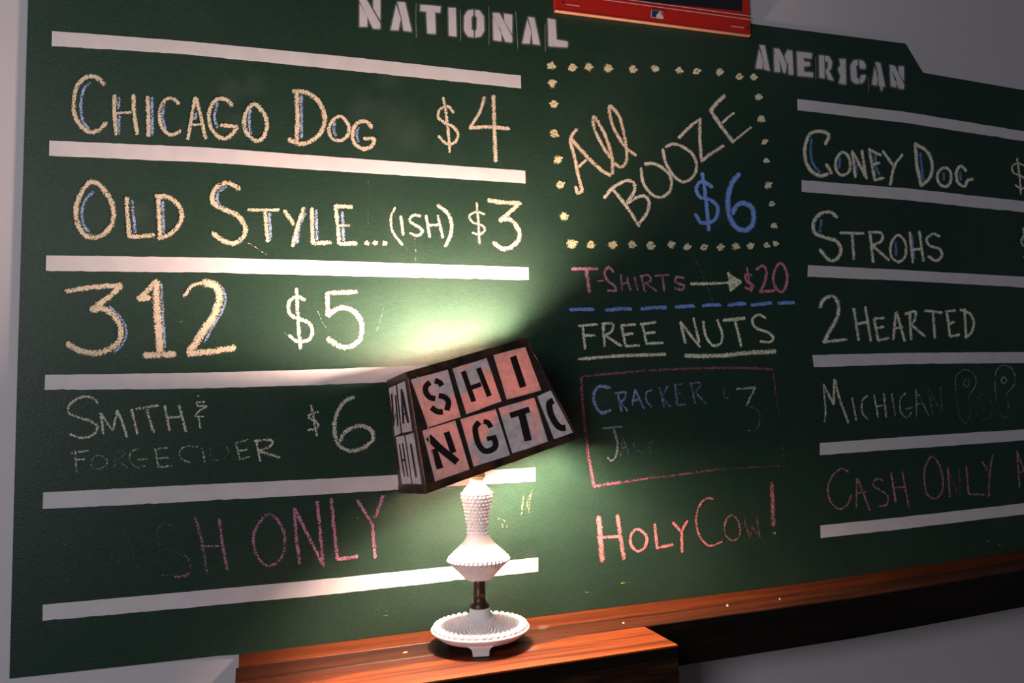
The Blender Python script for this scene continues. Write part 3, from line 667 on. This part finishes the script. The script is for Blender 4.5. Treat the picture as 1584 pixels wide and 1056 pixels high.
# ------------------------------------------------------------------ table lamp
LX, LY = .365, -.110
S = .001066
lamp = empty('table_lamp', (LX, LY, ZR)); tag(lamp, 'white hobnail milk glass table lamp, lit, with a crooked stencilled shade', 'lamp')
m_milk, n, l, p = mat('milk_glass')
p.inputs['Base Color'].default_value = (.88, .88, .92, 1); p.inputs['Roughness'].default_value = .32
p.inputs['Subsurface Weight'].default_value = .25; p.inputs['Subsurface Radius'].default_value = (.01, .007, .005); p.inputs['Subsurface Scale'].default_value = .08
p.inputs['Coat Weight'].default_value = .0
c = (LX, LY)
def beads(bm, rings):
    tmpl = bmesh.new(); bmesh.ops.create_icosphere(tmpl, subdivisions=2, radius=1)
    vco = [v.co.copy() for v in tmpl.verts]; fi = [[v.index for v in f.verts] for f in tmpl.faces]; tmpl.free()
    for r, z, nb, br, off in rings:
        for i in range(nb):
            a = 2 * math.pi * (i + off) / nb; o = Vector((c[0] + r * math.cos(a), c[1] + r * math.sin(a), z))
            vv = [bm.verts.new(o + v * br) for v in vco]
            for f in fi: bm.faces.new([vv[k] for k in f])
# base plate
zr = 1.1815
prof = [(0.0, 1.166), (.050, 1.166), (.066, 1.1675), (.0715, 1.1715), (.0725, 1.174), (.0785, 1.1765), (.0812, 1.1792), (.0810, 1.1812), (.0795, 1.1820), (.0765, 1.1815),
        (.070, 1.1812), (.058, 1.1818), (.046, 1.1835), (.036, 1.1868), (.028, 1.1920), (.022, 1.1985), (.0178, 1.2055), (.0162, 1.2125), (.0150, 1.2135), (0, 1.2135)]
setpar(from_bm('base_plate', lathe(prof, 96, c), m_milk, None, True), lamp)
def surf(r):
    P_ = [(.0790, 1.1820), (.070, 1.1812), (.058, 1.1818), (.046, 1.1835), (.036, 1.1868), (.028, 1.1920), (.022, 1.1985)]
    for (ra, za), (rb, zb) in zip(P_, P_[1:]):
        if rb <= r <= ra: return za + (zb - za) * (r - ra) / (rb - ra)
    return 1.18
bm = bmesh.new(); rr = .0738; rings = []
for k in range(13):
    br = rr * .0660; rings.append((rr, surf(rr) + br * .45, 42, br, .5 * (k % 2))); rr *= .900
beads(bm, rings); b = setpar(from_bm('hobnails', bm, m_milk, None, True), lamp); b['kind'] = 'stuff'
# three feet
fa = math.atan2(-1.27, -.365)
for k in range(3):
    a = fa + k * 2 * math.pi / 3; bm = bmesh.new()
    w0, w1, w2_ = .0205, .0135, .0128; rows = []
    for r, hw, z in ((.0705, w0, 1.1705), (.0690, w1 + .0015, 1.1665), (.0672, w1, 1.1625), (.0665, w2_, ZR + .0006)):
        rows.append([bm.verts.new((LX + rr_ * math.cos(a) - q * math.sin(a), LY + rr_ * math.sin(a) + q * math.cos(a), z)) for rr_, q in ((r, -hw), (r, hw), (r - .012, hw), (r - .012, -hw))])
    for A, B in zip(rows, rows[1:]):
        for i in range(4): bm.faces.new((A[i], A[(i + 1) % 4], B[(i + 1) % 4], B[i]))
    bm.faces.new(rows[0]); bm.faces.new(rows[-1][::-1]); bmesh.ops.bevel(bm, geom=bm.edges[:], offset=.0006, segments=2, affect='EDGES')
    setpar(from_bm('foot', bm, m_milk), lamp)
# dark metal stem
m_stem = pmat('bronze_metal', (.10, .062, .050), .38, .7)
prof = [(0, 1.212), (.0158, 1.212), (.0162, 1.2145), (.0150, 1.2165), (.0156, 1.2185), (.0135, 1.2205), (.0112, 1.2225), (.0100, 1.226), (.0098, 1.234), (.0104, 1.2355), (.0104, 1.2375), (.0098, 1.239), (.0096, 1.252), (.0100, 1.262), (0, 1.262)]
setpar(from_bm('stem', lathe(prof, 48, c), m_stem, None, True), lamp)
# glass body: belly and neck
prof = [(0, 1.259), (.0205, 1.259), (.0232, 1.2605), (.0255, 1.2640), (.0330, 1.2725), (.0420, 1.2815), (.0480, 1.2875), (.0500, 1.2910), (.0490, 1.2945), (.0430, 1.3010), (.0340, 1.3100), (.0250, 1.3195), (.0195, 1.3265), (.0170, 1.3330), (.0163, 1.3390), (.0168, 1.3470), (.0190, 1.3640), (.0220, 1.3810), (.0240, 1.3930), (.0243, 1.3980), (.0215, 1.4060), (.0165, 1.4110), (.0122, 1.4150), (.0112, 1.4190), (.0118, 1.4230), (.0105, 1.4250), (0, 1.4250)]
setpar(from_bm('glass_body', lathe(prof, 96, c), m_milk, None, True), lamp)
bm = bmesh.new(); rings = []
def rz(z):
    for (ra, za), (rb, zb) in zip(prof[1:], prof[2:]):
        if za <= z <= zb and zb > za: return ra + (rb - ra) * (z - za) / (zb - za)
    return .02
for k in range(12):
    z = 1.3985 - k * .0058; rings.append((rz(z) + .0006, z, 21, .0025 * (1 - .04 * k), .5 * (k % 2)))
rings.append((.0500, 1.2905, 42, .0029, 0))
for k in range(1, 8): 
    z = 1.2905 + k * .0040; rings.append((rz(z) - .0008, z, 42, .0029 * .84 ** k, .5 * (k % 2)))
for k in range(1, 7):
    z = 1.2905 - k * .0040; rings.append((rz(z) - .0010, z, 42, .0024 * .9 ** k, .5 * (k % 2)))
beads(bm, rings); b = setpar(from_bm('hobnails', bm, m_milk, None, True), lamp); b['kind'] = 'stuff'
m_brass = pmat('brass', (.35, .22, .10), .35, .9)
setpar(from_bm('socket', lathe([(0, 1.4245), (.0140, 1.4245), (.0150, 1.428), (.0150, 1.478), (.0135, 1.484), (0, 1.484)], 32, c), m_brass, None, True), lamp)
# glowing bulb
m_bulb, n, l, p = mat('lit_bulb'); p.inputs['Emission Color'].default_value = BULB_COL; p.inputs['Emission Strength'].default_value = BULB_STRENGTH
BZ = 1.573
prof = [(0, 1.4845), (.0125, 1.4845), (.0132, 1.512), (.0165, 1.534)] + [(.0285 * math.cos(a), BZ + .0285 * math.sin(a)) for a in [x * math.pi / 12 for x in (-3, -2, -1, 0, 1, 2, 3, 4, 5)]] + [(0, BZ + .0285)]
b = setpar(from_bm('bulb', lathe(prof, 32, c), m_bulb, None, True), lamp); b['label'] = 'glowing warm bulb inside the shade'
# shade: tilted rectangular frustum
SW, SD, SK, SH = .2811, .1416, .7829, .1853
SCN = Vector((.3621, -.1092, 1.5339))
def R3(a, b, c_): return Matrix.Rotation(c_, 3, 'Y') @ Matrix.Rotation(b, 3, 'X') @ Matrix.Rotation(a, 3, 'Z')
RS = R3(.1193, -.0546, -.2632)
def sp(x, y, v, out=0.0):          # x,y in -1..1, v 0 bottom..1 top
    s = 1 + (SK - 1) * v
    return SCN + RS @ Vector((x * (SW * s / 2 + out), y * (SD * s / 2 + out), (v - .5) * SH))
def ringpts(v, out, ch=.10):
    cx_, cy_ = ch * .45, ch * .45 * SW / SD
    L = [(-1 + cx_, -1), (1 - cx_, -1), (1, -1 + cy_), (1, 1 - cy_), (1 - cx_, 1), (-1 + cx_, 1), (-1, 1 - cy_), (-1, -1 + cy_)]
    return [sp(x, y, v, out) for x, y in L]
def tube(vs, outs, thick=.0012):
    bm = bmesh.new()
    rings = [[bm.verts.new(q) for q in ringpts(v, o, CH)] for v, o in zip(vs, outs)]
    inner = [[bm.verts.new(q) for q in ringpts(v, o - thick, CH)] for v, o in zip(vs, outs)]
    for A, B, s in [(a, b, 1) for a, b in zip(rings, rings[1:])] + [(a, b, -1) for a, b in zip(inner, inner[1:])]:
        for i in range(8):
            q = (A[i], A[(i + 1) % 8], B[(i + 1) % 8], B[i]); bm.faces.new(q if s > 0 else q[::-1])
    for A, B in ((rings[0], inner[0]), (inner[-1], rings[-1])):
        for i in range(8): bm.faces.new((A[(i + 1) % 8], A[i], B[i], B[(i + 1) % 8]))
    return bm
CH = .035
def paper(name, c1, c2, trans, scale=60, coat=.35, tc=(1, .55, .3), patch=False):
    m, n, l, p = mat(name)
    col = ramp(n, l, noise(n, l, scale, 4), [(.38, c1), (.62, c2)])
    l.new(col, p.inputs['Base Color']); p.inputs['Roughness'].default_value = .42; p.inputs['Coat Weight'].default_value = coat; p.inputs['Coat Roughness'].default_value = .12
    bump(n, l, p, noise(n, l, 35, 2), .25, .002)
    if trans:
        t = n.new('ShaderNodeBsdfTranslucent'); l.new(mix(n, l, 1.0, col, tc), t.inputs[0]); x = n.new('ShaderNodeMixShader')
        t.inputs[0].default_value = (*tc, 1)
        lk = [k_ for k_ in m.node_tree.links if k_.to_socket == t.inputs[0]]
        for k_ in lk: m.node_tree.links.remove(k_)
        l.new(mth(n, l, 'MULTIPLY', ramp(n, l, noise(n, l, 13, 3), [(.46, (.12, .12, .12)), (.52, (1, 1, 1))]) if patch else 1.0, trans), x.inputs[0]); l.new(p.outputs[0], x.inputs[1]); l.new(t.outputs[0], x.inputs[2]); l.new(x.outputs[0], n['Material Output'].inputs[0])
    return m
m_shade = paper('pale_shade_paper', (.50, .44, .40), (.60, .52, .48), .09, tc=(1, .60, .44))
m_grid = paper('brown_painted_grid', (.018, .010, .007), (.045, .020, .012), .0, 40)
m_card = paper('grey_white_card', (.60, .58, .61), (.78, .75, .78), .34, 90, patch=True)  # translucency varies in patches to imitate pink and grey blotches of glow
m_card_cool = paper('cool_grey_card', (.60, .60, .65), (.78, .77, .82), .05, 90)  # cooler, less translucent copy of the card, standing for cards without warm glow
m_band = paper('tortoise_band', (.012, .007, .005), (.085, .030, .010), .0, 38)
m_ink = pmat('black_ink', (.018, .010, .008), .35)
shade = setpar(from_bm('lamp_shade', tube([0, 1], [0, 0]), m_shade), lamp); shade['label'] = 'tilted rectangular shade with stencilled letter cards reading WASHINGTO'
def sub(o): 
    o.parent = shade; o.matrix_parent_inverse = shade.matrix_world.inverted() if False else Matrix.Translation(-Vector(lamp.location)) @ Matrix.Identity(4); 
    o.matrix_parent_inverse = Matrix.Identity(4); return o
b = sub(from_bm('top_band', tube([.948, 1.004], [.0012, .0012], .0011), m_band))
b = sub(from_bm('bottom_band', tube([-.004, .062], [.0012, .0012], .0011), m_band))
# planes of the two visible faces
def plane(a, b_, c_):
    nn = (b_ - a).cross(c_ - a).normalized()
    if nn.dot(CAMLOC - a) < 0: nn = -nn
    return a, nn
FR = plane(sp(-1, -1, 0), sp(1, -1, 0), sp(1, -1, 1)); SD_ = plane(sp(-1, -1, 0), sp(-1, 1, 0), sp(-1, 1, 1))
def fmap(pl, lift): return lambda x, y: onP(x, y, pl[0] + pl[1] * lift, pl[1])
def card(pl, quad, thin, lift=.0009):  # thin picks the warm-glowing card material, otherwise its cool copy
    # subdivide edges slightly so cut outlines are uneven
    out = []
    for a, b_ in zip(quad, quad[1:] + quad[:1]):
        for t in (0, .33, .67):
            j = 0 if t == 0 else .35
            out.append((a[0] + (b_[0] - a[0]) * t + random.uniform(-j, j), a[1] + (b_[1] - a[1]) * t + random.uniform(-j, j)))
    bm = bmesh.new(); f1, f0 = fmap(pl, lift), fmap(pl, .0001)
    A = [bm.verts.new(f1(*q)) for q in out]; B = [bm.verts.new(f0(*q)) for q in out]
    bm.faces.new(A)
    for i in range(len(A)): bm.faces.new((A[i], A[(i + 1) % len(A)], B[(i + 1) % len(A)], B[i]))
    return sub(from_bm('letter_card', bm, m_card if thin else m_card_cool))
def ink(pl, label, *st):
    R = Ribbons()
    for i, (w, txt) in enumerate(st):
        for q in P(txt): R.stroke(q, w, fmap(pl, .0013 + .0001 * i), cap=False, flat=True)
    b = R.build('stencil_letter', m_ink, None); sub(b); b['label'] = label; return b
FQ = ([(635.5, 587), (692.6, 571.5), (712.9, 644.8), (661.9, 660.9)], [(699.9, 570), (752.5, 553.5), (776.0, 620.4), (721.3, 640.6)], [(763, 549), (812.5, 536.5), (837.5, 603.5), (783.8, 618)],
          [(653, 666.2), (704, 650), (726.5, 725.8), (673, 744.6)], [(711.9, 648.4), (766.6, 632.3), (789, 703.6), (732.7, 721.7)], [(770.8, 631), (826.5, 614.5), (848.3, 684.4), (792.5, 701)], [(831, 613), (852, 603.5), (887, 670), (857.5, 680)])
SQ = ([(601.6, 600.5), (612.2, 595.5), (620.0, 669.6), (611, 674.3)], [(614.4, 594.4), (626.5, 588.8), (637.6, 666.5), (622.3, 669.4)], [(612.6, 676), (625.2, 673.2), (636.6, 748), (621.8, 748.6)], [(627.5, 673), (639.8, 669.2), (652.2, 748.6), (638.6, 748.6)])
def grid(name, pl, corners, quads):       # painted grid showing between the cards
    f = lambda v: v + pl[1] * .0005
    bm = bmesh.new(); es = []
    loops = [[f(q) for q in corners]] + [[f(onP(x, y, pl[0], pl[1])) for x, y in q] for q in quads]
    for L in loops:
        vs_ = [bm.verts.new(q) for q in L]; es += [bm.edges.new((vs_[i], vs_[(i + 1) % len(vs_)])) for i in range(len(vs_))]
    bmesh.ops.triangle_fill(bm, edges=es, use_beauty=True, use_dissolve=False)
    return sub(from_bm(name, bm, m_grid))
def shr(q, k=.985):
    cx_ = sum(a for a, _ in q) / 4; cy_ = sum(b for _, b in q) / 4; return [(cx_ + (a - cx_) * k, cy_ + (b - cy_) * k) for a, b in q]
cc = CH * .45
grid('painted_grid', FR, [sp(-1 + cc, -1, 0), sp(1 - cc, -1, 0), sp(1 - cc, -1, 1), sp(-1 + cc, -1, 1)], [shr(q) for q in FQ])
c2 = cc * SW / SD
grid('painted_grid', SD_, [sp(-1, -1 + c2, 0), sp(-1, 1 - c2, 0), sp(-1, 1 - c2, 1), sp(-1, -1 + c2, 1)], [shr(q) for q in SQ])
for sx, sy in ((1, 0), (0, 1), (-1, -1), (1, -1), (1, 1), (-1, 1)):
    if sx and sy: a, b_ = (sx * (1 - cc), sy), (sx, sy * (1 - c2))
    elif sx: a, b_ = (sx, -1 + c2), (sx, 1 - c2)
    else: a, b_ = (-1 + cc, sy), (1 - cc, sy)
    nn = (RS @ Vector((a[0] + b_[0], (a[1] + b_[1]) * (SD / SW if sx and sy else 1), 0))).normalized() * .0005
    bm = bmesh.new(); bm.faces.new([bm.verts.new(q + nn) for q in (sp(*a, 0), sp(*b_, 0), sp(*b_, 1), sp(*a, 1))]); sub(from_bm('painted_grid', bm, m_grid))
for i, q in enumerate(FQ): card(FR, q, i != 6)
for q in SQ: card(SD_, q, False)
ink(FR, 'black letter S', (8.6, '683.5,596.5 680.5,591.5 672.5,588.5;665,591 658.5,598 659,607 665,614.5 673.5,616.5'), (8.6, '678.5,612 687,613.5 693.8,621.5 691,634.5;685,636.8 676.5,636.5 667,630'))
ink(FR, 'black letter H', (8, '716.5,574 732.8,621'), (8, '740,569 757,612.5'), (7, '727,600 744,594'))
ink(FR, 'black letter I', (10.5, '793.5,551 809.3,598.5'))
ink(FR, 'black letter N', (10.5, '671,694 680.8,724.5'), (11, '662.5,675.5 683,695 707.5,714.5'), (9.5, '690.5,668 701.5,700'))
ink(FR, 'black letter G', (9, '741.5,652.5 735.2,661 736.5,674 741,688 750,697.5 761.5,695 767,688 763,673.5'), (8, '748,651.5 755,653.5 759.5,661'), (7, '764.5,676.5 753,678.5'))
ink(FR, 'black letter T', (9, '789,642.5 819,633'), (11.5, '807,640 817,681.5'))
ink(FR, 'black letter O, cut off by the shade edge', (9.8, '856,619.5 849.5,624 852,640 860.5,655.5 868,661.5 875,661'))
ink(SD_, 'black letter W', (2.6, '605.8,609 608.6,659'), (2.2, '611.8,611 615.2,659'), (1.2, '608.5,658 611.5,640'))
ink(SD_, 'black letter A', (3.2, '621,602 624,655'), (3.6, '622,606 631.3,654'), (3, '623.5,640 628.5,640'))
ink(SD_, 'black letter H', (1.9, '617.5,686.5 625.4,737'), (1.9, '622.3,685 630.6,737'), (3, '621.5,712 626.5,711'))
ink(SD_, 'black letter I', (2.8, '635.3,686 643.7,738'))
# raised cream strip painted as the glare line on the plastic front face
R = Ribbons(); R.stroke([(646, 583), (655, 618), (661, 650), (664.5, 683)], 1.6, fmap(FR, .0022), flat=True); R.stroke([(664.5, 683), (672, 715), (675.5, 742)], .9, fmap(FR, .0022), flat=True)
b = R.build('glare_line', pmat('glare_line', (.9, .62, .50), .15, coat=1), None); sub(b); b['label'] = 'thin cream strip painted as glare on the wrapping'
# wire clip gripping the bulb
m_wire = pmat('wire', (.4, .35, .28), .3, 1)
def wire(bm, pts_, r=.0009):
    rings = []
    for i, q in enumerate(pts_):
        t = (pts_[min(i + 1, len(pts_) - 1)] - pts_[max(i - 1, 0)]).normalized()
        u = t.cross(Vector((.13, .9, .31))).normalized(); v = t.cross(u)
        rings.append([bm.verts.new(q + (u * math.cos(a) + v * math.sin(a)) * r) for a in [k * math.pi / 3 for k in range(6)]])
    for A, B in zip(rings, rings[1:]):
        for i in range(6): bm.faces.new((A[i], A[(i + 1) % 6], B[(i + 1) % 6], B[i]))
top = Vector((LX, LY, BZ + .031))
for sy in (-1, 1):
    bm = bmesh.new(); wire(bm, [Vector((LX + .0310 * math.cos(a), LY + sy * .008, BZ + .0310 * math.sin(a))) for a in [2 * math.pi * i / 24 for i in range(25)]])
    setpar(from_bm('bulb_clip', bm, m_wire, None, True), lamp)
for e_ in (sp(-.985, 0, .93), sp(.985, 0, .93), sp(0, -.96, .93), sp(0, .96, .93)):
    bm = bmesh.new(); wire(bm, [top, top.lerp(e_, .5), e_]); setpar(from_bm('shade_arm', bm, m_wire, None, True), lamp)
